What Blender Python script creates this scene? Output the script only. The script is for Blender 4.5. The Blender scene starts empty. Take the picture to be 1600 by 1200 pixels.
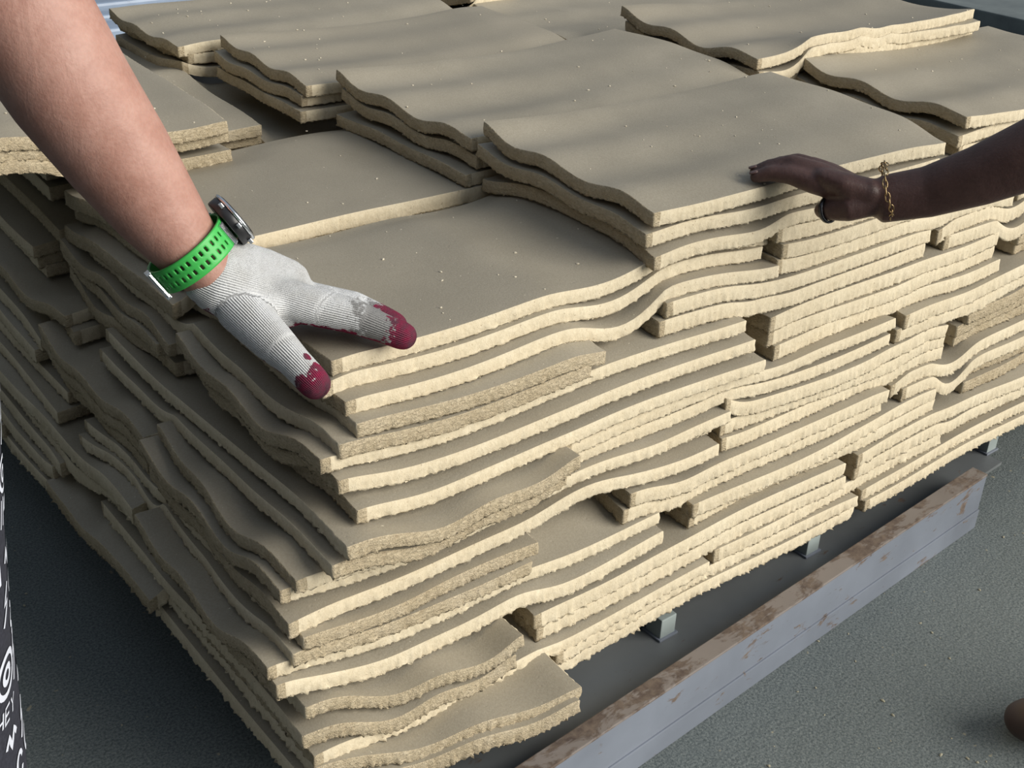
import bpy, bmesh, math, random
import numpy as np
from mathutils import Vector, Matrix, Quaternion, noise

# ---------------------------------------------------------------- camera, light, exposure
scn = bpy.context.scene
COL = scn.collection
scn.view_settings.view_transform = 'Standard'
scn.view_settings.look = 'None'
scn.view_settings.gamma = 1.0
scn.view_settings.use_curve_mapping = False
scn.view_settings.exposure = 0.0

CAM = Vector((-0.45468, -0.78187, 1.0))
RT = Vector((0.78113206, -0.62319217, 0.03826512))
UP = Vector((0.27654265, 0.40027388, 0.87367327))
FW = Vector((0.55978287, 0.67187227, -0.48500597))
cd = bpy.data.cameras.new('camera')
cam = bpy.data.objects.new('camera', cd)
COL.objects.link(cam)
m = Matrix((RT, UP, -FW)).transposed().to_4x4()
m.translation = CAM
cam.matrix_world = m
cd.sensor_width = 36.0
cd.lens = 1921.15 / 1600 * 36.0
cd.clip_start = 0.02
cd.clip_end = 60
scn.camera = cam

w = bpy.data.worlds.new('world')
scn.world = w
w.use_nodes = True
nt = w.node_tree
nt.nodes.clear()
bg = nt.nodes.new('ShaderNodeBackground')
tc = nt.nodes.new('ShaderNodeTexCoord')
sx = nt.nodes.new('ShaderNodeSeparateXYZ')
mr = nt.nodes.new('ShaderNodeMapRange')
mr.inputs['From Min'].default_value = -0.1
mr.inputs['From Max'].default_value = 0.9
cr = nt.nodes.new('ShaderNodeValToRGB')
cr.color_ramp.elements[0].color = (0.34, 0.36, 0.37, 1)
cr.color_ramp.elements[1].color = (0.62, 0.72, 0.86, 1)
out = nt.nodes.new('ShaderNodeOutputWorld')
nt.links.new(tc.outputs['Generated'], sx.inputs[0])
nt.links.new(sx.outputs['Z'], mr.inputs['Value'])
nt.links.new(mr.outputs[0], cr.inputs[0])
nt.links.new(cr.outputs[0], bg.inputs[0])
bg.inputs[1].default_value = 0.50
nt.links.new(bg.outputs[0], out.inputs[0])

sd = bpy.data.lights.new('daylight', 'SUN')
sd.energy = 4.75
sd.color = (1.0, 0.955, 0.87)
sd.angle = math.radians(48)
sun = bpy.data.objects.new('daylight', sd)
COL.objects.link(sun)
SUN_DIR = Vector((0.50, -0.74, 0.40)).normalized()      # towards the light
sun.rotation_euler = SUN_DIR.to_track_quat('Z', 'Y').to_euler()
sun.location = SUN_DIR * 6

rng = np.random.default_rng(11)
random.seed(4)


# ---------------------------------------------------------------- helpers
def link(name, verts, faces, mats, parent=None, mi=None, smooth=True):
    me = bpy.data.meshes.new(name)
    me.from_pydata([tuple(v) for v in verts], [], [tuple(f) for f in faces])
    for k in (mats if isinstance(mats, (list, tuple)) else [mats]):
        me.materials.append(k)
    if mi is not None:
        me.polygons.foreach_set('material_index', mi)
    if smooth:
        me.polygons.foreach_set('use_smooth', [True] * len(me.polygons))
    me.update()
    o = bpy.data.objects.new(name, me)
    COL.objects.link(o)
    if parent is not None:
        o.parent = parent
    return o


def thing(name, label, cat, loc=(0, 0, 0), rotz=0.0, group=None):
    o = bpy.data.objects.new(name, None)
    COL.objects.link(o)
    o.empty_display_size = 0.05
    o.location = loc
    o.rotation_euler = (0, 0, rotz)
    tag(o, label, cat, group)
    return o


def tag(o, label=None, cat=None, group=None, kind=None):
    if label: o['label'] = label
    if cat: o['category'] = cat
    if group: o['group'] = group
    if kind: o['kind'] = kind
    return o


class MB:
    """collects simple shapes, builds one mesh object"""
    def __init__(s): s.v = []; s.f = []
    def add(s, v, f):
        b = len(s.v); s.v += [tuple(q) for q in v]; s.f += [tuple(i + b for i in q) for q in f]
    def box(s, x0, y0, z0, x1, y1, z1, M=None, bev=0.0):
        bm = bmesh.new()
        r = bmesh.ops.create_cube(bm, size=1)
        for q in bm.verts:
            q.co = Vector((x0 + (q.co.x + .5) * (x1 - x0), y0 + (q.co.y + .5) * (y1 - y0), z0 + (q.co.z + .5) * (z1 - z0)))
        if bev:
            bmesh.ops.bevel(bm, geom=bm.edges[:], offset=bev, segments=2, affect='EDGES', profile=.6)
        if M is not None: bm.transform(M)
        bm.verts.index_update()
        s.add([q.co.copy() for q in bm.verts], [[q.index for q in f.verts] for f in bm.faces])
        bm.free()
    def loft(s, rings, closed=False, caps=True):
        n = len(rings[0]); b = len(s.v)
        for r in rings: s.v += [tuple(q) for q in r]
        m_ = len(rings)
        for i in range(m_ if closed else m_ - 1):
            a = b + i * n; c = b + ((i + 1) % m_) * n
            for j in range(n):
                s.f.append((a + j, a + (j + 1) % n, c + (j + 1) % n, c + j))
        if caps and not closed:
            s.f.append(tuple(b + j for j in range(n))[::-1])
            s.f.append(tuple(b + (m_ - 1) * n + j for j in range(n)))
    def limb(s, pts, n=18):
        """pts = [(Vector, radius) or (Vector, rx, ry, axis)]; round-ended tapered tube"""
        P = [Vector(p[0]) for p in pts]
        rings = []
        up = Vector((0, 0, 1))
        for i, p in enumerate(pts):
            d = (P[min(i + 1, len(P) - 1)] - P[max(i - 1, 0)]).normalized()
            ax = Vector(p[3]) if len(p) > 3 else up
            a = (ax - d * ax.dot(d))
            if a.length < 1e-3: a = Vector((1, 0, 0)) - d * d.x
            a.normalize(); b2 = d.cross(a)
            rx = p[1]; ry = p[2] if len(p) > 2 else rx
            def ring(c, k): return [c + a * (math.cos(t) * rx * k) + b2 * (math.sin(t) * ry * k) for t in [2 * math.pi * j / n for j in range(n)]]
            if i == 0:
                for q in (0.97, .8, .5): rings.append(ring(P[i] - d * min(rx, ry) * q, math.sqrt(1 - q * q) if q < 1 else .1))
            rings.append(ring(P[i], 1))
            if i == len(pts) - 1:
                for q in (.5, .8, .97): rings.append(ring(P[i] + d * min(rx, ry) * q, math.sqrt(1 - q * q)))
        s.loft(rings)
    def build(s, name, mat, parent=None, smooth=False):
        return link(name, s.v, s.f, mat, parent, smooth=smooth)


def remeshed(mb, name, mats, parent, voxel, smooth_it=8, factor=.5):
    """union of overlapping closed shapes into ONE continuous surface"""
    o = mb.build(name + '_draft', mats[0] if isinstance(mats, (list, tuple)) else mats)
    r = o.modifiers.new('r', 'REMESH'); r.mode = 'VOXEL'; r.voxel_size = voxel; r.use_smooth_shade = True
    s = o.modifiers.new('s', 'SMOOTH'); s.factor = factor; s.iterations = smooth_it
    dg = bpy.context.evaluated_depsgraph_get()
    me = bpy.data.meshes.new_from_object(o.evaluated_get(dg))
    old = o.data
    bpy.data.objects.remove(o); bpy.data.meshes.remove(old)
    me.name = name
    me.materials.clear()
    for k in (mats if isinstance(mats, (list, tuple)) else [mats]): me.materials.append(k)
    me.polygons.foreach_set('use_smooth', [True] * len(me.polygons))
    o = bpy.data.objects.new(name, me); COL.objects.link(o)
    if parent is not None: o.parent = parent
    return o


def mat(name, color=(.5, .5, .5), rough=.6, metal=0.0, spec=.5):
    k = bpy.data.materials.new(name); k.use_nodes = True
    b = k.node_tree.nodes['Principled BSDF']
    b.inputs['Base Color'].default_value = (*color, 1)
    b.inputs['Roughness'].default_value = rough
    b.inputs['Metallic'].default_value = metal
    b.inputs['Specular IOR Level'].default_value = spec
    return k


class N:
    def __init__(s, k):
        s.t = k.node_tree; s.b = s.t.nodes['Principled BSDF']
        s.tc = s.t.nodes.new('ShaderNodeTexCoord')
    def new(s, typ, **kw):
        n = s.t.nodes.new(typ)
        for a, v in kw.items(): setattr(n, a, v)
        return n
    def L(s, a, b): s.t.links.new(a, b)
    def vec(s, scale=(1, 1, 1), coord='Object', loc=(0, 0, 0), rot=(0, 0, 0)):
        mp = s.new('ShaderNodeMapping'); mp.inputs['Scale'].default_value = scale
        mp.inputs['Location'].default_value = loc; mp.inputs['Rotation'].default_value = rot
        s.L(s.tc.outputs[coord], mp.inputs['Vector']); return mp.outputs[0]
    def noise(s, vec, scale, detail=4, rough=.55, dist=0.0):
        n = s.new('ShaderNodeTexNoise'); n.inputs['Scale'].default_value = scale
        n.inputs['Detail'].default_value = detail; n.inputs['Roughness'].default_value = rough
        n.inputs['Distortion'].default_value = dist
        s.L(vec, n.inputs['Vector']); return n.outputs['Fac']
    def ramp(s, fac, stops):
        r = s.new('ShaderNodeValToRGB'); e = r.color_ramp.elements
        while len(e) < len(stops): e.new(.5)
        for i, (p, c) in enumerate(stops):
            e[i].position = p; e[i].color = (*c, 1) if len(c) == 3 else c
        s.L(fac, r.inputs[0]); return r.outputs[0]
    def mix(s, fac, a, b, mode='MIX'):
        n = s.new('ShaderNodeMix'); n.data_type = 'RGBA'; n.blend_type = mode
        for inp, v in ((n.inputs[0], fac), (n.inputs[6], a), (n.inputs[7], b)):
            if hasattr(v, 'links'): s.L(v, inp)
            elif isinstance(v, (int, float)): inp.default_value = v
            else: inp.default_value = (*v, 1)
        return n.outputs[2]
    def math(s, op, a, b=0.0):
        n = s.new('ShaderNodeMath'); n.operation = op
        for inp, v in ((n.inputs[0], a), (n.inputs[1], b)):
            if hasattr(v, 'links'): s.L(v, inp)
            else: inp.default_value = v
        return n.outputs[0]
    def bump(s, h, dist=.002, strength=.5, prev=None):
        n = s.new('ShaderNodeBump'); n.inputs['Distance'].default_value = dist; n.inputs['Strength'].default_value = strength
        s.L(h, n.inputs['Height'])
        if prev is not None: s.L(prev, n.inputs['Normal'])
        s.L(n.outputs[0], s.b.inputs['Normal']); return n.outputs[0]
    def col(s, c): s.L(c, s.b.inputs['Base Color'])
    def rough(s, c): s.L(c, s.b.inputs['Roughness'])


# ---------------------------------------------------------------- materials
# smooth leather-hard clay skin
CLAY = mat('clay_skin', rough=.5, spec=.35); n = N(CLAY)
oi = n.new('ShaderNodeObjectInfo')
v = n.vec()
big = n.noise(v, 9, 4, .5, .3)
c = n.ramp(big, [(.3, (.295, .262, .200)), (.55, (.345, .308, .238)), (.8, (.395, .353, .278))])
fine = n.noise(v, 420, 3, .6)
c = n.mix(.18, c, n.ramp(fine, [(.35, (.25, .21, .15)), (.65, (.5, .45, .36))]), 'MIX')
c = n.mix(n.math('MULTIPLY', oi.outputs['Random'], .35), c, (.30, .262, .20))
speck = n.noise(v, 240, 2, .5)
c = n.mix(n.ramp(speck, [(.755, (0, 0, 0)), (.775, (1, 1, 1))]), c, (.62, .56, .44))
n.col(c)
n.rough(n.ramp(big, [(.3, (.42,) * 3), (.8, (.60,) * 3)]))
b1 = n.bump(n.noise(v, 600, 2, .5), .0006, .35)
vo = n.new('ShaderNodeTexVoronoi'); vo.inputs['Scale'].default_value = 70; n.L(v, vo.inputs['Vector'])
n.bump(n.ramp(vo.outputs['Distance'], [(.0, (0, 0, 0)), (.13, (1, 1, 1))]), .0006, .35, b1)

# cut / dried edge of the clay, pale and fibrous
def edge_mat(name, cols, fib, depth, strength, rough=.85):
    k = mat(name, rough=rough, spec=.2); n = N(k)
    oi = n.new('ShaderNodeObjectInfo')
    v = n.vec()
    a = n.noise(v, 22, 5, .6, .4)
    c = n.ramp(a, [(.28, cols[0]), (.5, cols[1]), (.75, cols[2])])
    c = n.mix(n.math('MULTIPLY', oi.outputs['Random'], .45), c, cols[3])
    vs = n.vec(fib)
    f = n.noise(vs, 300, 4, .65, .6)
    c = n.mix(.35, c, n.ramp(f, [(.3, cols[4]), (.62, cols[2])]))
    pit = n.noise(v, 330, 2, .5)
    c = n.mix(n.ramp(pit, [(.25, (.7, .7, .7)), (.33, (0, 0, 0))]), c, (.30, .23, .15))
    n.col(c)
    b1 = n.bump(f, depth, strength)
    n.bump(n.noise(v, 900, 2, .6), depth * .5, strength * .6, b1)
    return k
EDGE = edge_mat('clay_long_edge', [(.56, .475, .33), (.64, .555, .40), (.72, .64, .48), (.60, .51, .36), (.47, .39, .26)], (1, 1, .8), .0012, .55)
SAW = edge_mat('clay_sawn_end', [(.44, .355, .225), (.54, .45, .30), (.64, .55, .40), (.48, .39, .255), (.27, .205, .125)], (.7, .7, 1.3), .0030, 1.0)

CRUMB = mat('clay_crumb', (.66, .6, .47), .9)

# worn concrete / asphalt floor
FLOOR = mat('floor_concrete', rough=.78, spec=.3); n = N(FLOOR)
v = n.vec()
a = n.noise(v, 1.7, 5, .6, .2)
c = n.ramp(a, [(.3, (.10, .118, .12)), (.7, (.16, .182, .183))])
s1 = n.noise(v, 330, 3, .8)
c = n.mix(.55, c, n.ramp(s1, [(.38, (.04, .052, .053)), (.5, (.145, .168, .168)), (.66, (.28, .30, .28))]))
s2 = n.noise(v, 60, 2, .5)
c = n.mix(n.ramp(s2, [(.72, (0, 0, 0)), (.75, (1, 1, 1))]), c, (.30, .28, .21))
n.col(c)
b1 = n.bump(n.noise(v, 260, 4, .75), .003, .5)
n.bump(n.noise(v, 30, 3, .6), .006, .3, b1)

# painted steel, blue-grey, with rust
def steel(name, base, rust_amt, rough=.42):
    k = mat(name, rough=rough, spec=.5); n = N(k)
    v = n.vec((1, 1, 1))
    a = n.noise(v, 14, 6, .62, .4)
    st = n.noise(n.vec((.35, 1, 1)), 60, 5, .7, .5)
    c = n.ramp(n.noise(v, 5, 4, .6), [(.3, tuple(q * .8 for q in base)), (.7, tuple(q * 1.15 for q in base))])
    m1 = n.math('MULTIPLY', a, st)
    rm = n.ramp(m1, [(.37 - rust_amt * .16, (0, 0, 0)), (.42 - rust_amt * .16, (1, 1, 1))])
    rc = n.ramp(n.noise(v, 120, 3, .6), [(.3, (.075, .052, .042)), (.7, (.165, .125, .095))])
    n.col(n.mix(rm, c, rc))
    n.rough(n.mix(rm, (rough,) * 3, (.85,) * 3))
    n.bump(m1, .0015, .35)
    return k
STEEL = steel('painted_steel', (.175, .195, .235), .3)
RUSTY = steel('rusty_steel', (.19, .165, .15), .95, .6)
DARKST = steel('dark_steel_plate', (.135, .145, .15), .12, .5)
POST = steel('galvanised_post', (.30, .345, .34), .0, .45)
PANEL = steel('blue_steel_panel', (.27, .34, .45), .0, .4)
PANELD = mat('dark_groove', (.07, .085, .09), .6)
KERB = mat('kerb_concrete', rough=.85); n = N(KERB)
n.col(n.ramp(n.noise(n.vec(), 9, 5, .6), [(.3, (.10, .12, .125)), (.7, (.15, .175, .175))]))


def skin(name, c0, c1, c2, rough=.5, bumpk=1.0, hair=False):
    k = mat(name, rough=rough, spec=.4); n = N(k)
    v = n.vec()
    a = n.noise(v, 28, 5, .6, .3)
    c = n.ramp(a, [(.3, c0), (.5, c1), (.72, c2)])
    c = n.mix(.25, c, n.ramp(n.noise(v, 260, 3, .6), [(.35, c0), (.65, c2)]))
    n.col(c)
    n.b.inputs['Subsurface Weight'].default_value = .12
    n.b.inputs['Subsurface Radius'].default_value = (.02, .006, .003)
    n.b.inputs['Subsurface Scale'].default_value = .3
    b1 = n.bump(n.noise(v, 420, 4, .6), .0007, .5 * bumpk)
    n.bump(n.noise(n.vec((1, 1, .35)), 60, 4, .6, 1.0), .0015, .35 * bumpk, b1)
    return k
SKIN1 = skin('light_skin', (.33, .165, .125), (.41, .222, .175), (.48, .285, .232))
SKIN2 = skin('dark_skin', (.060, .030, .026), (.085, .045, .039), (.115, .063, .054), .42)
print('materials ok')

# ---------------------------------------------------------------- setting: floor, kerb, panel
def grid_plane(name, x0, y0, x1, y1, z, m_, nx=2, ny=2):
    vs = [(x0 + (x1 - x0) * i / nx, y0 + (y1 - y0) * j / ny, z) for j in range(ny + 1) for i in range(nx + 1)]
    fs = [(j * (nx + 1) + i, j * (nx + 1) + i + 1, (j + 1) * (nx + 1) + i + 1, (j + 1) * (nx + 1) + i) for j in range(ny) for i in range(nx)]
    return link(name, vs, fs, m_)
f = grid_plane('floor', -7, -7, 12, 12, 0, FLOOR)
tag(f, 'dark grey-green concrete floor under the pallet', kind='structure')

SHADE_WALL = mat('shade_wall_dark', (.05, .055, .055), .9)  # unseen wall, added to keep ambient light off the pile's left face
k = MB(); k.box(-2.5, -3.0, 0, -2.4, 7, 3.2)
tag(k.build('light_blocking_wall', SHADE_WALL), 'unseen dark wall added at the left to block ambient light', kind='structure')
k = MB(); k.box(3.86, -3.0, 0, 4.25, 6.5, .062, bev=.006); k.box(4.25, -3.0, 0, 5.6, 6.5, .055)
tag(k.build('trim_1', KERB), 'low grey concrete kerb behind the pile on the right', kind='structure')

pn = thing('steel_platform', 'pale blue steel platform with dark grooves behind the pile at the left', 'platform', (0, 2.45, 0))
k = MB(); k.box(-2.6, 0, .0, 2.2, 1.6, .17); k.build('frame', PANELD, pn)
for y0, y1, z in ((0.0, .10, .20), (.135, .19, .205), (.235, .72, .215), (.76, 1.55, .215)):
    k = MB(); k.box(-2.6, y0, .165, 2.2, y1, z, bev=.008); k.build('deck_strip', PANEL, pn)
for x in (-2.3, -1.0, .4, 1.8):
    k = MB(); k.box(x, -.02, 0, x + .06, 0.0, .17); k.build('leg', PANELD, pn)

# ---------------------------------------------------------------- steel pallet
DECK = .095
BA = math.radians(3.4)                       # the front beam runs 1.6 degrees off the pile
def bm_at(x, y): return (x, y)
pal = thing('steel_pallet', 'painted steel pallet with rust-edged beams carrying the clay tiles', 'pallet', (0, 0, 0))
MBM = Matrix.Translation((.98, -.0935, 0)) @ Matrix.Rotation(BA, 4, 'Z')
k = MB(); k.box(-.98, -.004, 0, 0, 0.006, .0875, MBM, .0015); beam = k.build('front_rail', STEEL, pal)
k = MB(); k.box(-.98, -.0045, .0860, .0, .019, .0895, MBM, .001); k.build('top_flange', RUSTY, beam)
k = MB(); k.box(-.98, -.0062, .0, -.0005, -.0035, .031, MBM, .001); k.build('lower_lip', STEEL, beam)
MP = MBM
k = MB(); k.box(-.97, .019, .055, .095, .34, .0602, MP); k.build('bottom_plate', DARKST, pal)
k = MB(); k.box(-.84, .80, .055, -.02, 1.12, .060, MP); k.build('bottom_plate', DARKST, pal)
for x in (-.86, -.45, -.03):
    k = MB(); k.box(x, .0, .0, x + .03, 1.25, .054, MP, .002); k.build('cross_rail', STEEL, pal)
k = MB(); k.box(-.86, 1.24, 0, 0, 1.25, .0875, MP, .0015); k.build('rear_rail', STEEL, pal)
for (x, y) in ((1.072, -.044), (.655, -.050), (.390, -.054), (.125, -.058), (.10, .60), (.55, .60), (1.0, .60), (.10, 1.05), (.55, 1.05), (1.0, 1.05)):
    k = MB(); k.box(x, y, .0598, x + .024, y + .024, DECK - .006, None, .0012); p_ = k.build('post', POST, pal)
    if y < 0:
        k = MB(); k.box(x - .003, y - .003, .0596, x + .027, y + .027, .063, None, .001); k.build('weld', STEEL, p_)
for i in range(7):
    y = .055 + i * .195
    k = MB(); k.box(.02, y - .06, DECK - .006, 1.28, y + .02, DECK, None, .001); k.build('deck_slat', DARKST, pal)

# ---------------------------------------------------------------- clay tiles: shape of one wave tile
PQ = np.array([0, .05, .10, .17, .24, .32, .39, .46, .53, .60, .67, .75, .82, .90, 1.0])
PZ = np.array([.004, -.012, -.023, -.029, -.027, -.019, -.014, -.019, -.032, -.040, -.034, -.019, -.008, -.003, -.006])
qq = np.linspace(0, 1, 201)
pz = np.interp(qq, PQ, PZ)
ker = np.hanning(15); ker /= ker.sum()
pz = np.convolve(np.pad(pz, 7, mode='edge'), ker, 'valid') + .02
def prof(q): return np.interp(q, qq, pz)

RES = .005
GX0, GY0 = -.30, -.30
GNX, GNY = 430, 380
gx = GX0 + RES * np.arange(GNX); gy = GY0 + RES * np.arange(GNY)
GX, GY = np.meshgrid(gx, gy)                 # [row y, col x]
H = np.full(GX.shape, DECK)
H += .010 * np.exp(-((GX - .43) / .13) ** 2) - .000 * GX
H += .008 * np.exp(-((GX - .95) / .12) ** 2)
H += .006 * np.exp(-((GY - .45) / .15) ** 2)
def sampleH(x, y):
    fx = np.clip((x - GX0) / RES, 0, GNX - 1.001); fy = np.clip((y - GY0) / RES, 0, GNY - 1.001)
    i = fx.astype(int); j = fy.astype(int); a = fx - i; b = fy - j
    return (H[j, i] * (1 - a) * (1 - b) + H[j, i + 1] * a * (1 - b) + H[j + 1, i] * (1 - a) * b + H[j + 1, i + 1] * a * b)
def blur(z, n=1):
    for _ in range(n):
        p = np.pad(z, 1, mode='edge')
        z = (p[:-2, 1:-1] + p[2:, 1:-1] + p[1:-1, :-2] + p[1:-1, 2:] + 2 * z) / 6
    return z

NU, NV = 56, 34
ALL_TILES = []

TORN = [1.0]
def tile(kind, x0, y0, L=.48, W=.285, yaw=0.0, t=.0152, amp=1.0, close=.75, dmax=.03, sag=0.0, endlift=0.0, label=None, covered=None, aim=None, s_tab=None, v_tab=None, flip=False, shift=0.0, shear=0.0, fade=0.0):
    """kind 'X': runs along X, its waves across Y; 'Y': the other way round. (x0, y0) is the corner nearest the pile corner."""
    ca, sa = math.cos(yaw), math.sin(yaw)
    if kind == 'X': ux, uy, vx, vy = ca, sa, -sa, ca
    else: ux, uy, vx, vy = -sa, ca, ca, sa
    u = np.linspace(0, 1, NU); v = np.linspace(0, 1, NV)
    U, V = np.meshgrid(u, v, indexing='ij')
    r = rng.normal(size=12)
    k_sh = shear * W
    # slightly wandering outline
    dU = .0022 * np.sin(V * 5 + r[0] * 3) * r[1]
    dV = .0025 * np.sin(U * 6 + r[2] * 3) * r[3] 
    X = x0 + ux * (U * L + dU) + vx * (V * W + dV)
    Y = y0 + uy * (U * L + dU) + vy * (V * W + dV) + k_sh * V * (1 - U)
    q = np.clip((1 - V if not flip else V) + shift, 0, 1)
    S = amp * (1 - fade * np.clip(U * 1.6, 0, 1)) * prof(q) * (1 + .12 * np.sin(U * 4 + r[5]) * .8)
    S = S + .0025 * np.sin(U * 5.5 + r[6] * 2) * r[7] + .002 * np.sin(V * 4 + r[8] * 2) * r[9]
    S = S - sag * np.sin(np.pi * U) + endlift * (U * 2 - 1) ** 2
    if s_tab is not None: S = S + np.interp(U, s_tab[0], s_tab[1])
    if v_tab is not None: S = S + np.interp(V, v_tab[0], v_tab[1])
    Hs = np.maximum(sampleH(X, Y), 0)
    Hs = Hs + (blur(Hs, 3) - Hs) * .5
    if aim is not None:                     # (height wanted for the course, layers still to come)
        t = float(np.clip((aim[0] - np.median(Hs)) / aim[1] - .0010, .0140, .0195))
    base = np.percentile(Hs - S, 95)
    T = base + S
    g = T - Hs
    cv = close + (.97 - close) * np.exp(-(V / .13) ** 2) if kind == 'X' else close
    d = np.where(g < .06, np.minimum(cv * g, dmax), min(.012, dmax))
    d = blur(d, 8)
    z = T - d
    for _ in range(10):
        z = np.maximum(z, Hs + .0004); z = blur(z, 2)
    z = np.maximum(blur(np.maximum(z, Hs + .0004), 1), Hs)
    # ---- raster the new top into the height field
    c_x = np.array([X[0, 0], X[-1, 0], X[0, -1], X[-1, -1]]); c_y = np.array([Y[0, 0], Y[-1, 0], Y[0, -1], Y[-1, -1]])
    i0 = max(0, int((c_x.min() - GX0) / RES) - 1); i1 = min(GNX, int((c_x.max() - GX0) / RES) + 2)
    j0 = max(0, int((c_y.min() - GY0) / RES) - 1); j1 = min(GNY, int((c_y.max() - GY0) / RES) + 2)
    xx = GX[j0:j1, i0:i1] - x0; yy = GY[j0:j1, i0:i1] - y0
    uu = (xx * ux + yy * uy) / L; vv = (xx * vx + yy * vy) / W
    ins = (uu >= -.004) & (uu <= 1.004) & (vv >= -.006) & (vv <= 1.006)
    fu = np.clip(uu, 0, .9999) * (NU - 1); fv = np.clip(vv, 0, .9999) * (NV - 1)
    a_ = fu.astype(int); b_ = fv.astype(int); fa = fu - a_; fb = fv - b_
    zz = z[a_, b_] * (1 - fa) * (1 - fb) + z[a_ + 1, b_] * fa * (1 - fb) + z[a_, b_ + 1] * (1 - fa) * fb + z[a_ + 1, b_ + 1] * fa * fb
    sub = H[j0:j1, i0:i1]
    H[j0:j1, i0:i1] = np.where(ins, np.maximum(zz + t, sub), sub)
    if covered is not None: covered[j0:j1, i0:i1] |= ins
    # ---- mesh: top skin, bottom skin, and a rounded rim of four rows with torn lower lip
    zt = z + t
    nrm_e = .0016
    top = np.stack([X, Y, zt], -1); bot = np.stack([X, Y, z], -1)
    ring = [(i, 0) for i in range(NU)] + [(NU - 1, j) for j in range(1, NV)] + [(i, NV - 1) for i in range(NU - 2, -1, -1)] + [(0, j) for j in range(NV - 2, 0, -1)]
    if kind == 'Y': ring = ring[::-1]
    ri = np.array([a * NV + b for a, b in ring]); nr = len(ri)
    nt_ = NU * NV
    verts = [top.reshape(-1, 3), bot.reshape(-1, 3)]
    cen = top.reshape(-1, 3).mean(0)
    tr = top.reshape(-1, 3)[ri]; br = bot.reshape(-1, 3)[ri]
    tan = np.roll(tr, -1, 0) - np.roll(tr, 1, 0); tan[:, 2] = 0
    tan /= np.linalg.norm(tan, axis=1)[:, None] + 1e-9
    outw = np.stack([tan[:, 1], -tan[:, 0], np.zeros(nr)], -1)
    sgn = np.sign(((tr - cen) * outw).sum(1)); outw *= np.where(sgn == 0, 1, sgn)[:, None]
    # pull the skins in a touch, so that the rim is rounded
    verts[0][ri] -= outw * .0007; verts[0][ri, 2] -= .0004
    verts[1][ri] -= outw * .0002
    # the rim is three times finer than the skins
    K = 3
    def fine_ring(a): 
        n2 = np.roll(a, -1, 0)
        return np.stack([a + (n2 - a) * (q_ / K) for q_ in range(K)], 1).reshape(-1, 3)
    tr, br, outw = fine_ring(tr), fine_ring(br), fine_ring(outw)
    t_in, b_in = fine_ring(verts[0][ri]), fine_ring(verts[1][ri])
    nr = nr * K
    rows = []
    for fz, o_, nz in ((.975, -.0007, 0), (.93, .0002, .00025), (.5, .0005, .0004), (.10, .0005, .0008), (-.01, .0, .0010)):
        p = br + (tr - br) * fz + outw * (o_ + rng.normal(size=nr) * nz * (TORN[0] if fz < .3 else 1))[:, None]
        if fz < 0: p[:, 2] -= np.abs(rng.normal(size=nr)) * .0006 * TORN[0]
        if fz > .95: p = t_in
        rows.append(p)
    rows.append(b_in)
    V_ = np.concatenate(verts + rows)
    o = bpy.data.objects.new('clay_tile', bpy.data.meshes.new('clay_tile'))
    me = o.data
    ii, jj = np.meshgrid(np.arange(NU - 1), np.arange(NV - 1), indexing='ij')
    a = (ii * NV + jj).ravel(); q4 = np.stack([a, a + NV, a + NV + 1, a + 1], -1)
    if kind == 'Y': q4 = q4[:, ::-1]
    qb = q4[:, ::-1] + nt_
    rb = [2 * nt_ + k_ * nr + np.arange(nr) for k_ in range(5)] + [2 * nt_ + 5 * nr + np.arange(nr)]
    side = []
    for A_, B_ in zip(rb[:-1], rb[1:]):
        side.append(np.stack([A_, B_, np.roll(B_, -1), np.roll(A_, -1)], -1))
    side = np.concatenate(side)
    F_ = np.concatenate([q4, qb, side]).astype(np.int32)
    me.vertices.add(len(V_)); me.vertices.foreach_set('co', V_.astype(np.float32).ravel())
    me.loops.add(F_.size); me.loops.foreach_set('vertex_index', F_.ravel())
    me.polygons.add(len(F_)); me.polygons.foreach_set('loop_start', np.arange(0, F_.size, 4, dtype=np.int32))
    is_long = np.array([(b in (0, NV - 1)) and not (a in (0, NU - 1)) for a, b in ring])
    side_mi = np.tile(np.repeat(np.where(is_long, 1, 2), K), 5)
    mi = np.concatenate([np.zeros(len(q4) + len(qb)), side_mi]).astype(np.int32)
    me.polygons.foreach_set('material_index', mi)
    me.polygons.foreach_set('use_smooth', np.ones(len(F_), dtype=bool))
    for mm in (CLAY, EDGE, SAW): me.materials.append(mm)
    me.update(calc_edges=True)
    # origin at the tile's own middle
    c0 = Vector((float(X.mean()), float(Y.mean()), float(z.min())))
    me.transform(Matrix.Translation(-c0)); o.location = c0
    COL.objects.link(o)
    tag(o, label, 'clay tile', 'clay tiles stacked on the pallet')
    ALL_TILES.append(o)
    return o

def fill(covered, x0=.22, y0=.22):
    """unseen middle of a course: carry the level on"""
    reg = (GX > x0) & (GY > y0) & (GX < 1.5) & (GY < 1.2)
    lev = np.median(H[covered])
    H[:] = np.where(reg & ~covered, np.maximum(H, lev), H)

J = lambda s=.006: float(rng.normal() * s)
ORD = ['', 'top', 'second', 'third', 'fourth', 'fifth', 'sixth', 'seventh', 'eighth', 'ninth', 'lowest']
POSN = {1: ['only'], 2: ['upper', 'lower'], 3: ['upper', 'middle', 'lower']}
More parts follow.
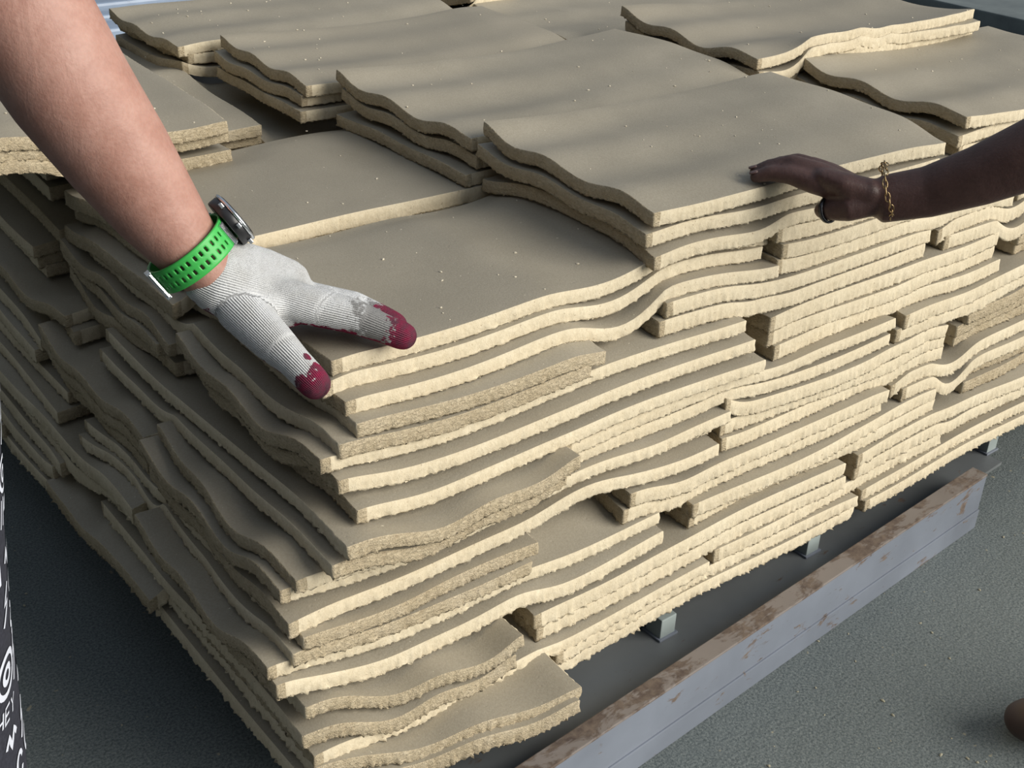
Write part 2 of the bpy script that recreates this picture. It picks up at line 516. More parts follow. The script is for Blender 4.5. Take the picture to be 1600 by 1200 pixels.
# course (from the top), tilt of its face outwards, layers, near-corner positions, stacks
S_C = ([0, .15, .30, .45, .62, .8, 1], [.005, -.006, -.012, -.004, .005, .003, .001])
COURSES = [
 # tier from the top, layers, near-corner kind, its length, width, shear, corner spots (top down), right side (kind, x, y, length), left side (kind, y, length), wave, closing
 (10, 2, 'Y', .47, .275, -.20, [(-.066, -.062), (-.074, -.066)], [('X', .218, -.080, .51), ('X', .745, -.062, .49), ('X', 1.245, -.05, .30)], [('Y', .45, .49)], 1.0, .45),
 (9, 1, 'X', .52, .283, 0, [(-.066, -.060)], [('X', .468, -.052, .45), ('Y', .935, -.03, .48), ('X', 1.23, -.04, .3)], [('X', .25, .48), ('Y', .714, .48)], .6, .8),
 (8, 2, 'Y', .45, .225, -.12, [(-.064, -.050), (-.074, -.054)], [('X', .205, -.045, .50), ('X', .725, -.052, .48), ('X', 1.22, -.04, .3)], [('Y', .53, .49)], 1.15, .5),
 (7, 2, 'X', .475, .283, 0, [(-.092, -.032), (-.083, -.042)], [('X', .425, -.050, .465), ('Y', .965, -.03, .48), ('X', 1.26, -.04, .3)], [('Y', .295, .49), ('X', .80, .48)], 1.5, .4),
 (6, 2, 'Y', .50, .268, 0, [(-.058, -.036), (-.066, -.038)], [('X', .340, -.050, .45), ('X', .815, -.040, .47), ('X', 1.30, -.03, .25)], [('Y', .52, .48)], .45, .85),
 (5, 3, 'X', .545, .283, 0, [(-.058, -.028), (-.068, -.020), (-.066, -.030)], [('X', .490, -.030, .43), ('Y', .965, -.02, .48), ('X', 1.27, -.03, .28)], [('X', .285, .48), ('Y', .60, .48)], 1.5, .4),
 (4, 2, 'Y', .50, .262, 0, [(-.026, -.058), (-.036, -.050)], [('X', .250, -.020, .54), ('X', .812, -.018, .47), ('X', 1.30, -.02, .25)], [('X', .52, .48), ('X', .81, .48)], .95, .55),
 (3, 3, 'X', .53, .275, 0, [(-.023, -.016), (-.015, -.028), (-.001, -.036)], [('X', .560, -.018, .455), ('Y', 1.09, -.01, .48)], [('X', .29, .48), ('Y', .64, .48)], 1.5, .42),
 (2, 2, 'Y', .55, .282, 0, [(.014, -.020), (-.007, -.021)], [('X', .388, -.008, .465), ('X', .885, -.008, .48)], [('X', .60, .48), ('X', .885, .48)], .3, .9),
 (1, 3, 'X', .555, .262, 0, [(.014, .020), (.002, .016), (.012, .000)], [('X', .578, .006, .48), ('X', 1.06, .0, .44)], [('X', .296, .50), ('Y', .655, .49)], .45, .93),
]
AIM = {10: .133, 9: .152, 8: .190, 7: .227, 6: .264, 5: .319, 4: .358, 3: .412, 2: .450, 1: .505}
hist = []
for (no, nlay, kc, lc, wc, shr, spots, right, left, wave, cl) in COURSES:
    cov = np.zeros(GX.shape, bool); TORN[0] = .8 + .07 * no
    ox = -.080 * min(1.0, max(0.0, (.49 - AIM[no]) / .28))
    for lay in range(nlay):                      # bottom layer first
        ps = POSN[nlay][nlay - 1 - lay]
        aim = (AIM[no], nlay - lay)
        cx, cy = spots[nlay - 1 - lay]
        lb = '%s, %s of the %s tier, at the near corner' % ('straight-edged clay tile' if kc == 'X' else 'wavy-ended clay tile', ps, ORD[no])
        tile(kc, cx, cy, lc, wc, J(.004), .017, wave * (1 + J(.06)), cl, .05, covered=cov, aim=aim, label=lb,
             s_tab=S_C if kc == 'X' else None, shear=shr, fade=.85 if kc == 'X' else .3)
        for q, (kk, x, y, l) in enumerate(right):
            nm = ('second', 'third', 'fourth')[q]
            lb = '%s, %s of the %s tier, %s stack along the right side' % ('straight-edged clay tile' if kk == 'X' else 'crosswise clay tile', ps, ORD[no], nm)
            tile(kk, x + J(.008), -.060 * (.505 - AIM[no]) / .40 + (.012 if kk == 'Y' else 0) + J(.0022), l, .283, J(.005), .017, min(wave, .9) * .6, max(cl, .93), .05, covered=cov, aim=aim, label=lb,
                 s_tab=([0, .3, .7, 1], [.001, -.005, .005, .003]) if kk == 'X' else None)
        for q, (kk, y, l) in enumerate(left):
            nm = ('second', 'third')[q]
            lb = '%s, %s of the %s tier, %s stack along the left side' % ('crosswise clay tile' if kk == 'X' else 'straight-edged clay tile', ps, ORD[no], nm)
            tile(kk, ox + J(.007), y + J(.008), l, .288, J(.010), .017, ((.2 if no == 1 else wave) if kk == 'X' else .5), (.96 if no == 1 else cl) if kk == 'X' else .85, .05, covered=cov, aim=aim, label=lb, fade=.8 if kk == 'X' else 0)
    hist.append((no, [round(float(sampleH(np.array([a]), np.array([b]))[0]), 3) for a, b in ((.02, .02), (.2, .02), (.4, .02), (.7, .02), (1.2, .05), (.02, .3), (.02, .7))]))
    if no > 1: fill(cov)
# the middle of the top tier, seen between the uppermost stacks
for kk, x, y, l, lb in (('X', .50, .30, .48, 'clay tile half hidden under the two nearest upper stacks'),
                        ('X', .295, .60, .49, 'shadowed clay tile between the left stack and the wavy middle stacks'),
                        ('X', 1.00, .31, .48, 'clay tile buried under the right-hand upper stacks'),
                        ('X', .80, .61, .48, 'clay tile buried under the far right upper stacks'),
                        ('X', .30, .90, .48, 'clay tile buried under the rearmost left stack')):
    for i in range(1): tile(kk, x, y, l, .285, 0, .016, .5, .6, label=lb)
fill(H > .49, .3, .3)

# ---- uppermost stacks
TORN[0] = 1.0
UPPER = [
 # kind x y L W yaw n label amp close, offsets of the lower layers
 ('X', .295, .88, .49, .25, -.02, 3, 'rearmost left stack, behind the forearm', .9, .6),
 ('X', .335, .615, .465, .25, -.02, 3, 'second rearmost stack, right of the forearm', .9, .55),
 ('X', .840, .66, .48, .28, -.03, 2, 'rear middle stack behind the long central tile', .8, .6),
 ('X', .85, .94, .50, .28, .02, 2, 'farthest stack at the top edge of the picture', .8, .6),
 ('Y', -.088, .545, .44, .28, .0, 3, 'smooth flat stack beside the forearm at the left', .25, .6),
 ('X', .372, .302, .50, .285, .0, 3, 'long central stack of the upper row', 1.1, .4),
 ('X', .370, .012, .480, .285, -.02, 3, 'nearest upper stack, under the bare dark hand', 1.1, .4),
 ('X', .970, .045, .45, .285, -.03, 3, 'right-hand upper stack beside the dark forearm', 1.1, .4),
 ('X', .895, .330, .47, .30, -.08, 3, 'wide upturned stack in the right rear', 1.1, .4),
]
for kk, x, y, l, wd, yaw, nn, lb, am, cl in UPPER:
    for i in range(nn):
        ps = POSN[nn][nn - 1 - i]
        tile(kk, x + J(.006), y + J(.004), l, wd, yaw + J(.008), .0150, am * ((.7, .9, 1.12)[i + 3 - nn] if kk == 'X' else 1), cl if i else .85, .04 if i else .06,
             s_tab=([0, .25, .5, .75, .9, 1], [.004, -.003, -.006, -.002, .006, .012]) if kk == 'X' else None,
             v_tab=([0, .5, 1], [.022, .008, 0]) if kk == 'Y' else None, shift=(.05, -.02, 0)[i + 3 - nn], fade=.8 if kk == 'X' else 0,
             label='%s clay tile of the %s' % (ps, lb))
for c_ in hist: print(c_)
print('tiles', len(ALL_TILES), 'corner height', round(float(sampleH(np.array([.05]), np.array([.05]))[0]), 3), 'A', round(float(sampleH(np.array([.6]), np.array([.05]))[0]), 3))
#NEXT

# ---------------------------------------------------------------- small clay crumbs lying on the tiles and the floor
def crumbs(name, pts, smin, smax, m_, label, cat):
    k = MB()
    for (x, y, z) in pts:
        s = random.uniform(smin, smax); M = Matrix.Translation((x, y, z + s * .25)) @ Matrix.Rotation(random.uniform(0, 6.28), 4, 'Z')
        bm = bmesh.new(); bmesh.ops.create_icosphere(bm, subdivisions=1, radius=s)
        for q in bm.verts: q.co = Vector((q.co.x * random.uniform(.8, 1.7), q.co.y * random.uniform(.6, 1), q.co.z * .6))
        bm.transform(M); bm.verts.index_update()
        k.add([q.co.copy() for q in bm.verts], [[q.index for q in f_.verts] for f_ in bm.faces]); bm.free()
    return tag(k.build(name, m_), label, cat, kind='stuff')
pts = []
for _ in range(330):
    x = random.uniform(-.05, 1.4); y = random.uniform(.0, 1.15)
    z = float(sampleH(np.array([x]), np.array([y]))[0])
    if z > .49: pts.append((x, y, z))
crumbs('clay_crumbs', pts, .0006, .0018, CRUMB, 'pale clay crumbs scattered over the tile surfaces', 'crumbs')
pts = []
for _ in range(420):
    x = random.uniform(.1, 2.2); y = random.uniform(-1.0, .1)
    if y < -.10 - .02 * x or x > 1.1: pts.append((x, y, 0))
for _ in range(60): pts.append((random.uniform(-.5, -.08), random.uniform(-.5, .9), 0))
crumbs('clay_chips', pts, .0008, .0024, mat('clay_chip', (.36, .33, .24), .9), 'small pale clay chips on the grey floor', 'chips')

# ---------------------------------------------------------------- people
def V3(*a): return Vector(a)

KNIT = mat('white_knit', rough=.95, spec=.1); n = N(KNIT)
ra = n.new('ShaderNodeAttribute'); ra.attribute_name = 'rib'
ca = n.new('ShaderNodeAttribute'); ca.attribute_name = 'coat'
sep = n.new('ShaderNodeSeparateColor'); n.L(ca.outputs['Color'], sep.inputs[0])
v = n.vec()
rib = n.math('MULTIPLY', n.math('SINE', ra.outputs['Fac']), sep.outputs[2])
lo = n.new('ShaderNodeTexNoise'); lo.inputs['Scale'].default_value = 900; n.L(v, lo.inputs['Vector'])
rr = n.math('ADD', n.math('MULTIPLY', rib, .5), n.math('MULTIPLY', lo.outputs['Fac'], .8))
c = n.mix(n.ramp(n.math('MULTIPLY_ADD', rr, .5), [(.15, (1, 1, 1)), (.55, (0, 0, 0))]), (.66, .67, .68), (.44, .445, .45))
c = n.mix(n.ramp(n.noise(v, 40, 5, .6), [(.4, (0, 0, 0)), (.75, (.55, .55, .55))]), c, (.42, .41, .38))
nz = n.noise(v, 130, 4, .65)
def edge(chan, lo_, hi_):
    a = n.math('ADD', chan, n.math('MULTIPLY', n.math('SUBTRACT', nz, .5), .9))
    return n.ramp(a, [(lo_, (0, 0, 0)), (hi_, (1, 1, 1))])
c = n.mix(n.math('MULTIPLY', edge(sep.outputs[1], .52, .62), .85), c, (.20, .195, .19))
red = n.mix(n.ramp(n.noise(v, 75, 3, .6), [(.35, (0, 0, 0)), (.65, (1, 1, 1))]), (.27, .022, .065), (.12, .05, .07))
c = n.mix(edge(sep.outputs[0], .50, .55), c, red)
n.col(c)
b1 = n.bump(rr, .0012, .8)
n.bump(n.noise(v, 300, 3, .6), .001, .35, b1)

def seg_dist(P, a, b):
    ab = b - a; t_ = np.clip(((P - a) @ ab) / (ab @ ab), 0, 1)
    c_ = a + t_[:, None] * ab
    return np.linalg.norm(P - c_, axis=1), t_

# ---- worker at the left: bare forearm, white glove, watch worn on the wrist
person = thing('person', 'person at the left reaching down with a bare forearm and white work glove', 'person', (-.50, .10, 0))
arm_pts = [(V3(-.030, .098, .563), .020, .028), (V3(-.040, .102, .568), .0245, .031), (V3(-.049, .105, .573), .0265, .033), (V3(-.064, .112, .595), .029, .0345),
           (V3(-.082, .122, .628), .036, .0385), (V3(-.105, .133, .675), .043, .044), (V3(-.131, .145, .728), .048, .0495),
           (V3(-.152, .165, .785), .051, .053), (V3(-.172, .185, .835), .050, .051), (V3(-.205, .19, .885), .048, .050),
           (V3(-.29, .165, .96), .052, .054), (V3(-.36, .14, 1.03), .056, .058), (V3(-.42, .12, 1.10), .062, .062)]
SIDE = (RT * .8 + UP * .45 + FW * .4)
mb = MB(); mb.limb([(p, a, b, RT * .8 + UP * .6) for p, a, b in arm_pts], 28)
arm = remeshed(mb, 'arm', SKIN1, person, .0045, 10)
# torso and trousers stand outside the picture, to the left
SHIRT = mat('grey_shirt', (.12, .125, .14), .9)
mb = MB()
def ell(c_, rx, ry, n_=40, wob=0.0, ph=0.0):
    return [V3(c_[0] + math.cos(t) * rx * (1 + wob * math.sin(5 * t + ph)), c_[1] + math.sin(t) * ry * (1 + wob * math.sin(3 * t + ph)), c_[2]) for t in [2 * math.pi * j / n_ for j in range(n_)]]
mb.loft([ell((-.56, .08, .80), .17, .14), ell((-.56, .08, .95), .165, .135), ell((-.55, .09, 1.10), .18, .14), ell((-.54, .10, 1.22), .16, .13), ell((-.54, .10, 1.29), .08, .08)])
mb.build('shirt', SHIRT, person, smooth=True)

# glove
W0 = V3(-.047, .104, .571)
I = [V3(.010, .062, .545), V3(.046, .034, .534), V3(.064, .015, .525), V3(.0755, .004, .5195)]
Mi = [V3(.024, .082, .540), V3(.060, .056, .531), V3(.076, .036, .523), V3(.082, .026, .519)]
Ri = [V3(.022, .103, .533), V3(.052, .088, .526), V3(.061, .076, .520), V3(.063, .069, .518)]
Pi = [V3(.010, .115, .528), V3(.032, .108, .524), V3(.040, .100, .520), V3(.043, .095, .518)]
T = [V3(-.040, .072, .548), V3(-.033, .034, .533), V3(-.028, .006, .5235), V3(-.0225, -.014, .512)]
mb = MB()
mb.limb([(V3(-.044, .103, .571), .0295, .0365, RT), (V3(-.036, .099, .565), .030, .0365, RT), (V3(-.025, .094, .561), .0275, .036, RT), (V3(-.010, .088, .555), .023, .036, RT), (V3(.012, .080, .546), .0175, .032, RT)], 32)
def finger(P, r0, r1, base=None):
    L_ = []
    if base is not None: L_.append((base, r0 * 1.05))
    rs = [r0, (r0 * .5 + r1 * .5) * 1.03, r1 * 1.02, r1]
    L_ += [(p, r) for p, r in zip(P, rs)]
    mb.limb(L_, 20)
finger(I, .0175, .0125, V3(-.014, .083, .554))
finger(Mi, .0145, .0115, V3(-.014, .093, .553))
finger(Ri, .0135, .0108, V3(-.016, .102, .550))
finger(Pi, .0125, .0100, V3(-.020, .110, .548))
finger(T, .0210, .0135, V3(-.034, .092, .557))
mb.limb([(V3(-.030, .070, .548), .017), (V3(.000, .068, .548), .014)], 16)
glove = remeshed(mb, 'work_glove', KNIT, person, .0022, 5)
glove['label'] = 'white knitted work glove with worn dark red fingertips'
me = glove.data
P = np.empty(len(me.vertices) * 3, np.float32); me.vertices.foreach_get('co', P); P = P.reshape(-1, 3).astype(float)
Nn = np.empty(len(me.vertices) * 3, np.float32); me.vertex_normals.foreach_get('vector', Nn); Nn = Nn.reshape(-1, 3)
bones = [(W0, (I[0] + Mi[0]) / 2, .030), (I[0], I[1], .015), (I[1], I[3], .013), (Mi[0], Mi[1], .014), (Mi[1], Mi[3], .013), (Ri[0], Ri[3], .013), (Pi[0], Pi[3], .012), (T[0], T[1], .018), (T[1], T[3], .015)]
D_ = []; PH = []
for a, b, r in bones:
    a = np.array(a); b = np.array(b); ax = (b - a) / np.linalg.norm(b - a)
    e1 = np.array([0, 0, 1.0]); e1 -= ax * (e1 @ ax); e1 /= np.linalg.norm(e1); e2 = np.cross(ax, e1)
    d_, t_ = seg_dist(P, a, b); D_.append(d_ / r)
    q = P - a; phi = np.arctan2(q @ e2, q @ e1)
    PH.append(phi * round(2 * math.pi * r / .0019))
D_ = np.array(D_); PH = np.array(PH)
phase = PH[D_.argmin(0), np.arange(len(P))]
Ds = np.sort(D_, 0); clear = np.clip((Ds[1] - Ds[0]) / .10, 0, 1)
at = me.attributes.new('rib', 'FLOAT', 'POINT'); at.data.foreach_set('value', phase.astype(np.float32))
def near(pt, r): return np.clip(1 - np.linalg.norm(P - np.array(pt), axis=1) / r, -1, 1)
tipc = np.maximum(near(I[3] + V3(.004, -.003, -.002), .036), near(T[3] + V3(.001, -.004, -.004), .033))
tipc = np.maximum(tipc, near(Mi[3], .036))
tipc = np.maximum(tipc, near(V3(-.022, -.005, .5335), .0065))
coat = .5 + tipc * .9 - .33
under = np.clip(-Nn[:, 2] - .35, 0, 1) * 1.6
fing = np.maximum(np.maximum(near(I[2], .075), near(T[3], .055)), 0)
coat = np.maximum(coat, np.where(under > 0, .30 + under * .55, 0))
grey = .30 + .75 * np.clip(near(I[2] + V3(.0, .006, .006), .040), 0, 1) + .25 * np.clip(near(T[3], .03), 0, 1)
cc = np.stack([coat, grey, clear, np.ones(len(P))], -1)
at = me.attributes.new('coat', 'FLOAT_COLOR', 'POINT'); at.data.foreach_set('color', cc.astype(np.float32).ravel())
tx = None

# ---- wristwatch (a thing of its own)
AX = (arm_pts[4][0] - arm_pts[2][0]).normalized()
WC = V3(-.0615, .1115, .5905)
EF = (RT * .86 + UP * .42 + FW * .30); EF = (EF - AX * EF.dot(AX)).normalized()
ES = AX.cross(EF).normalized()
if ES.dot(FW) > 0: ES = -ES                       # ES points to the camera side
GREEN = mat('green_rubber', (.045, .42, .075), .45)
SILVER = mat('brushed_silver', (.72, .74, .76), .22, 1.0)
BLACKP = mat('black_plastic', (.02, .02, .022), .35)
wt = thing('wristwatch', 'silver sports watch with a bright green perforated strap on the bare wrist', 'watch', WC)
def wp(ang, s, r): # strap coordinates: angle from the case side, along the arm, radius
    return EF * (math.cos(ang) * (r + .0005)) + ES * (math.sin(ang) * (r + .0015)) + AX * s
NA, NS = 200, 15
SW = .0225
vs = []; fs = []
for i in range(NA):
    an = 2 * math.pi * i / NA
    for j in range(NS + 1):
        s_ = (j / NS - .5) * SW
        vs.append(wp(an, s_ + .002 * math.sin(an), .0355 + .0012 * (abs(math.sin(an)))))
slots = set()
for c_ in range(14):
    ai = int(NA * (26 + c_ * 9.6) / 360)
    for row in ((3, 4, 5), (9, 10, 11)):
        for j in row: slots.add((ai, j)); slots.add((ai + 1, j))
for i in range(NA):
    for j in range(NS):
        if (i, j) in slots: continue
        a = i * (NS + 1) + j; b = ((i + 1) % NA) * (NS + 1) + j
        fs.append((a, b, b + 1, a + 1))
st = link('strap', vs, fs, GREEN, wt)
sm = st.modifiers.new('thick', 'SOLIDIFY'); sm.thickness = .0022; sm.offset = 0
R_ = Matrix((ES, AX, EF)).transposed().to_4x4()
def disc(mbx, r, z0, z1, off=.0375, cr_=.0008, nn=48, ry=None):
    rings = []
    for rr_, zz_ in ((r - cr_, z0), (r, z0 + cr_), (r, z1 - cr_), (r - cr_, z1)):
        rings.append([EF * (off + zz_) + ES * (math.cos(t) * rr_) + AX * (math.sin(t) * (ry or rr_) / 1.0 * (1 if ry is None else 1)) for t in [2 * math.pi * j / nn for j in range(nn)]])
    mbx.loft(rings)
k = MB(); disc(k, .0225, -.001, .0075); cs = k.build('case_back', BLACKP, wt, True)
k = MB(); disc(k, .0236, .0075, .0105); k.build('bezel', SILVER, wt, True)
k = MB(); disc(k, .0205, .0104, .0112); k.build('dial_glass', mat('watch_glass', (.01, .01, .012), .08), wt, True)
def bar(mbx, c_, dx, dy, dz, M=R_, bev=.0006):
    mbx.box(-dx, -dy, -dz, dx, dy, dz, Matrix.Translation(c_) @ M, bev)
for sgn in (1, -1):
    k = MB(); c_ = wp(.62 * sgn, 0, .0375)
    bar(k, c_, .0035, .0105, .0022, Matrix((EF.cross(AX) * math.cos(.62 * sgn) * 1.0 + EF * -math.sin(.62 * sgn) if False else (ES * math.cos(.62 * sgn) - EF * math.sin(.62 * sgn)), AX, EF * math.cos(.62 * sgn) + ES * math.sin(.62 * sgn))).transposed().to_4x4())
    k.build('lug', SILVER, wt)
for q in (-.9, 0, .9):
    k = MB(); c_ = EF * .0425 + ES * (math.cos(q) * .0245) - AX * (math.sin(q) * .0245)
    bar(k, c_, .0016, .0022, .0016); k.build('button', SILVER, wt)
k = MB(); an = math.radians(168)
for s_ in (-SW / 2 - .0018, SW / 2 + .0018):
    bar(k, wp(an, s_, .0385), .005, .0010, .0022)
k.build('buckle', SILVER, wt)
BM = Matrix((ES * math.cos(an) - EF * math.sin(an), AX, EF * math.cos(an) + ES * math.sin(an))).transposed().to_4x4()
k = MB(); bar(k, wp(an - .09, 0, .0388), .0011, SW / 2 + .0025, .0014, BM); bar(k, wp(an + .05, 0, .0388), .0011, SW / 2 + .0025, .0014, BM)
k.build('buckle_frame', SILVER, wt)

# ---- second worker: bare dark forearm and hand from the right
p2 = thing('person', 'person at the right resting a bare dark hand on the nearest upper tile', 'person', (.80, -.45, 0))
ZA = float(sampleH(np.array([.56]), np.array([.035]))[0])
print('A top', ZA)
mb = MB()
mb.limb([(V3(.592, -.062, 0.5660), .0155, .024, UP), (V3(.612, -.088, 0.5640), .0200, .0250, FW), (V3(.640, -.120, 0.5760), .0225, .0265, FW), (V3(.664, -.158, 0.6000), .028, .0305, FW), (V3(.694, -.198, 0.6310), .034, .036, FW),
         (V3(.779, -.257, 0.6930), .041, .042, FW), (V3(.86, -.30, 0.7500), .043, .044, FW), (V3(.95, -.36, 0.8510), .047, .047, FW), (V3(1.03, -.42, 1.0110), .052, .052, FW)], 26)
mb.limb([(V3(.605, -.075, 0.5660), .017, .024, UP), (V3(.588, -.052, 0.5710), .0155, .027, UP), (V3(.580, -.034, 0.5750), .0125, .025, UP)], 24)
zz = ZA + .0005
def fin(L_, rs): mb.limb([(p, r) for p, r in zip(L_, rs)], 16)
fin([V3(.588, -.050, .5680), V3(.566, -.033, .5740), V3(.554, -.010, .5780), V3(.543, .007, zz + .0125), V3(.534, .0175, zz + .0072)], [.013, .0120, .0100, .0088, .0070])
fin([V3(.595, -.050, .5710), V3(.577, -.028, .5810), V3(.566, .000, .5850), V3(.554, .018, zz + .0135), V3(.545, .028, zz + .0078)], [.013, .0120, .0100, .0088, .0070])
fin([V3(.602, -.050, .5710), V3(.590, -.024, .5800), V3(.582, .004, .5830), V3(.571, .020, zz + .0130), V3(.563, .030, zz + .0076)], [.012, .0112, .0096, .0084, .0068])
fin([V3(.610, -.052, .5690), V3(.604, -.026, .5760), V3(.599, -.003, .5790), V3(.590, .012, zz + .0120), V3(.583, .020, zz + .0070)], [.011, .0100, .0088, .0076, .0062])
TH = [V3(.6060, -.0830, .5620), V3(.5815, -.0680, .5540), V3(.5755, -.0515, .5480), V3(.5800, -.0400, .5430)]
fin(TH, [.016, .0145, .0115, .0095])
remeshed(mb, 'arm', SKIN2, p2, .0024, 6)
for (c_, d_) in ((V3(.5315, .0195, zz + .0120), V3(-.7, .75, -.4)), (V3(.5425, .0305, zz + .0125), V3(-.6, .75, -.4)), (V3(.5610, .0325, zz + .0122), V3(-.6, .75, -.4))):
    k = MB(); d_.normalize(); sd_ = d_.cross(V3(0, 0, 1)).normalized(); up_ = sd_.cross(d_)
    k.loft([[c_ + d_ * (a_ * .0045) + sd_ * (math.cos(t) * .0042 * s_) + up_ * (math.sin(t) * .0012) for t in [2 * math.pi * j / 10 for j in range(10)]] for a_, s_ in ((-1, .8), (-.4, 1), (.5, .95), (1, .5))])
    k.build('fingernail', mat('nail', (.14, .08, .07), .3), p2, True)

# ring on the thumb
BLK = mat('dark_ring_metal', (.06, .06, .065), .25, .9)
c_ = TH[2] + (TH[3] - TH[2]) * .2; ax_ = (TH[3] - TH[1]).normalized()
a1 = ax_.cross(V3(0, 0, 1)).normalized(); a2 = ax_.cross(a1)
k = MB(); rings = []
for i in range(36):
    t = 2 * math.pi * i / 36; rd = a1 * math.cos(t) + a2 * math.sin(t)
    rings.append([rd * (.0128 + q[0]) + ax_ * q[1] for q in ((-.0012, -.0022), (.0012, -.0022), (.0016, 0), (.0012, .0022), (-.0012, .0022))])
k.loft(rings, closed=True)
o = k.build('finger_ring', BLK, None, True); o.location = c_
tag(o, 'dark metal ring on the thumb of the bare hand', 'ring')

# chain bracelet
GOLD = mat('brass_chain', (.42, .30, .16), .3, 1.0)
BC = V3(.6135, -.0900, .5735); bx = (V3(.640, -.120, .585) - V3(.612, -.088, .573)).normalized()
br = thing('bracelet', 'thin brass chain bracelet around the bare dark wrist', 'bracelet', BC)
e1 = (UP - bx * UP.dot(bx)).normalized(); e2 = bx.cross(e1)
NL = 26
for i in range(NL):
    t = 2 * math.pi * i / NL; R1, R2 = .0285, .0250
    c_ = e1 * (math.cos(t) * R1) + e2 * (math.sin(t) * R2) + bx * (.002 * math.sin(3 * t))
    rd = (e1 * math.cos(t) + e2 * math.sin(t)).normalized(); tg = bx.cross(rd).normalized()
    sdv = rd if i % 2 else bx
    rings = []
    for j in range(12):
        u_ = 2 * math.pi * j / 12
        p_ = c_ + tg * (math.cos(u_) * .0052) + sdv * (math.sin(u_) * .0023)
        o1 = (tg * math.cos(u_) + sdv * math.sin(u_)).normalized(); o2 = tg.cross(sdv)
        rings.append([p_ + o1 * (math.cos(w_) * .00075) + o2 * (math.sin(w_) * .00075) for w_ in [2 * math.pi * q / 6 for q in range(6)]])
    k = MB(); k.loft(rings, closed=True); k.build('chain_link', GOLD, br, True)

# shoe of the second person, just entering the lower right corner
LEATH = mat('brown_leather', (.055, .03, .022), .5)
mb = MB()
mb.limb([(V3(.655, -.372, .032), .024, .036, UP), (V3(.70, -.40, .036), .030, .043, UP), (V3(.76, -.44, .045), .038, .040, UP), (V3(.85, -.50, .055), .045, .036, UP)], 24)
sh = remeshed(mb, 'shoe', LEATH, p2, .004, 8); sh['label'] = 'dark brown shoe'

# ---- trousers with a white doodle print
DEN = mat('black_trouser_cloth', rough=.92); n = N(DEN)
n.col(n.ramp(n.noise(n.vec(), 300, 3, .6), [(.3, (.012, .013, .022)), (.7, (.028, .03, .045))]))
n.bump(n.noise(n.vec(), 700, 3, .6), .0006, .4)
LX, LY = -.425, -.030
def leg_r(t, z):
    r = .088 + .020 * (z - .1) + .0035 * math.sin(2 * t + 9 * z) + .002 * math.sin(5 * t - 14 * z) - .02 * math.exp(-(z / .06) ** 2) * 0
    return r
def leg_p(t, z, off=0.0):
    r = leg_r(t, z) + off
    return V3(LX + .11 * z + math.cos(t) * r, LY + .03 * (z / .8) + math.sin(t) * r, z)
mb = MB(); rings = []
zs = [.055 + .775 * i / 60 for i in range(61)]
for z in zs: rings.append([leg_p(2 * math.pi * j / 72, z) for j in range(72)])
mb.loft(rings)
tr = mb.build('trousers', DEN, person, True)
tr['label'] = 'black trouser leg with a white doodle print'
mb = MB(); mb.limb([(V3(LX + .10, LY - .13, .034), .030, .042, UP), (V3(LX + .04, LY - .07, .040), .034, .044, UP), (V3(LX - .02, LY, .050), .042, .042, UP), (V3(LX - .05, LY + .04, .05), .044, .04, UP)], 22)
remeshed(mb, 'shoe', mat('dark_shoe', (.03, .03, .035), .6), person, .004, 8)
INK = mat('white_print', (.62, .65, .74), .9)
def ribbon(mbx, pts2, wd):
    """pts2: (arc metres round the leg, z); a flat printed line that hugs the cloth"""
    n_ = len(pts2); L_ = []; R2 = []
    for i, (s_, z) in enumerate(pts2):
        a = pts2[max(i - 1, 0)]; b = pts2[min(i + 1, n_ - 1)]
        dx, dz = b[0] - a[0], b[1] - a[1]; q = math.hypot(dx, dz) + 1e-9
        nx, nz_ = -dz / q * wd / 2, dx / q * wd / 2
        L_.append(leg_p((s_ + nx) / .092, z + nz_, .0007)); R2.append(leg_p((s_ - nx) / .092, z - nz_, .0007))
    b0 = len(mbx.v); mbx.v += [tuple(q) for q in L_ + R2]
    for i in range(n_ - 1): mbx.f.append((b0 + i, b0 + i + 1, b0 + n_ + i + 1, b0 + n_ + i))
def circ(s0, z0, r, a0=0, a1=360, n_=22, kx=1, kz=1): return [(s0 + kx * r * math.cos(math.radians(a0 + (a1 - a0) * i / n_)), z0 + kz * r * math.sin(math.radians(a0 + (a1 - a0) * i / n_))) for i in range(n_ + 1)]
def dense(p, step=.004):
    o_ = []
    for (a, b), (c2, d) in zip(p[:-1], p[1:]):
        m_ = max(1, int(math.hypot(c2 - a, d - b) / step))
        o_ += [(a + (c2 - a) * i / m_, b + (d - b) * i / m_) for i in range(m_)]
    return o_ + [p[-1]]
pr = MB()
TA = math.atan2(.60, .75)                    # side of the leg that the picture sees
S0 = -.15 * .092
FONT = {'H': [[(0, 0), (0, 1)], [(.6, 0), (.6, 1)], [(0, .5), (.6, .5)]], 'E': [[(.6, 0), (0, 0), (0, 1), (.6, 1)], [(0, .5), (.5, .5)]], 'Y': [[(0, 1), (.3, .5), (.6, 1)], [(.3, .5), (.3, 0)]]}
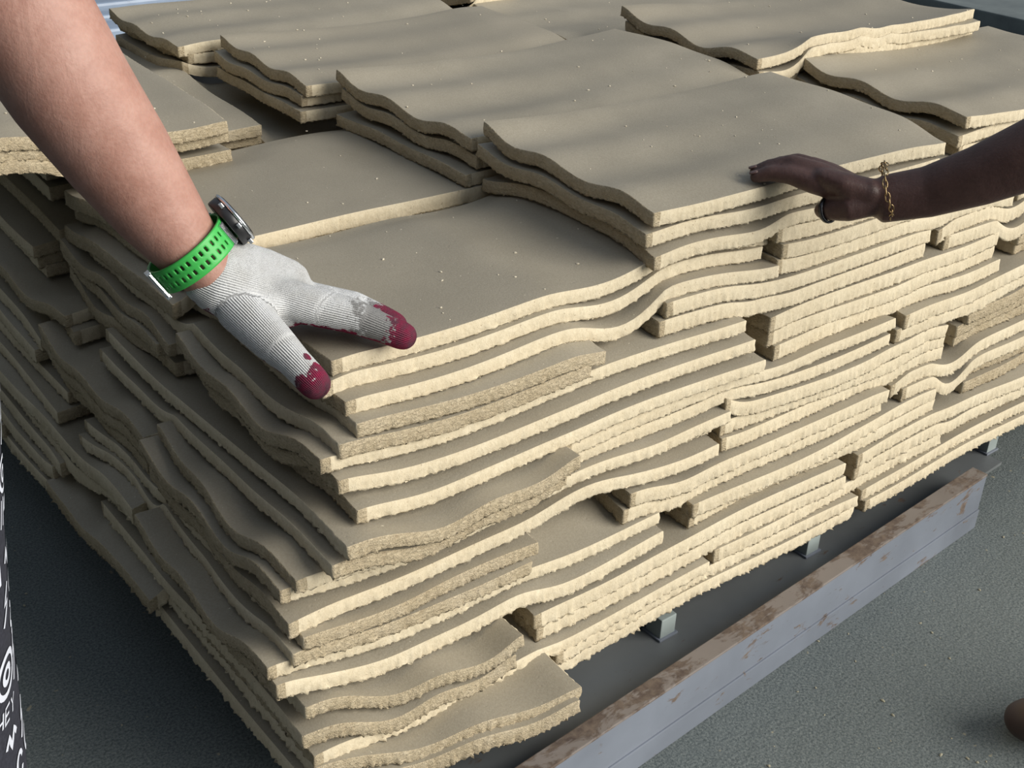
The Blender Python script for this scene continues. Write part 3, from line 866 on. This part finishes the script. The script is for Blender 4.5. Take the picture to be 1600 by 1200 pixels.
def letters(txt, s0, z0, h, rot=0):
    x = 0
    for ch in txt:
        for stv in FONT[ch]:
            P2 = [((x + a) * h, b * h) for a, b in stv]
            P2 = [(s0 + a * math.cos(rot) - b * math.sin(rot), z0 + a * math.sin(rot) + b * math.cos(rot)) for a, b in P2]
            ribbon(pr, dense(P2), .0020)
        x += .9
random.seed(21)
for row in range(22):
    z0 = .10 + row * .030
    for cidx in range(18):
        s0 = -.22 + cidx * .026 + random.uniform(-.006, .006) + (row % 2) * .018; z1 = z0 + random.uniform(-.005, .005)
        kind_ = random.choice('csblzoh')
        if -.10 < s0 < -.025 and .355 < z1 < .43: continue
        wdt = random.uniform(.0028, .0048)
        if kind_ == 'c': ribbon(pr, circ(s0, z1, .011), .003); ribbon(pr, circ(s0, z1, .0045), .003)
        elif kind_ == 's': ribbon(pr, [(s0 + .004 * math.sin(i * .7), z1 - .014 + i * .0018) for i in range(16)], wdt)
        elif kind_ == 'b': ribbon(pr, dense([(s0 + .006, z1 + .014), (s0 - .003, z1 + .001), (s0 + .004, z1 + .001), (s0 - .006, z1 - .014)]), wdt)
        elif kind_ == 'l':
            for q in range(4): ribbon(pr, dense([(s0 - .009 + q * .005, z1 - .008), (s0 - .004 + q * .005, z1 + .010)]), .0016)
        elif kind_ == 'z': ribbon(pr, dense([(s0 - .010, z1), (s0 - .005, z1 + .008), (s0, z1 - .006), (s0 + .005, z1 + .008), (s0 + .010, z1)]), wdt)
        elif kind_ == 'o': ribbon(pr, circ(s0, z1, .010, 20, 330, kx=.6), wdt)
        else: ribbon(pr, circ(s0 - .004, z1 + .004, .006, 0, 180)[::-1] + dense([(s0 + .002, z1 + .004), (s0 + .002, z1 - .010)]), wdt)
letters('HEY', -.086, .368, .013, -.1)
ribbon(pr, circ(-.068, .405, .0155), .0045); ribbon(pr, circ(-.068, .405, .006), .0045)
ribbon(pr, dense([(-.040, .42), (-.047, .405), (-.040, .405), (-.050, .385)]), .004)
pr.build('print', INK, tr)
for o_ in (arm, glove, tr): pass
for p_ in (person, p2):
    for ch in p_.children:
        ch.matrix_parent_inverse = Matrix.Translation(-p_.location)
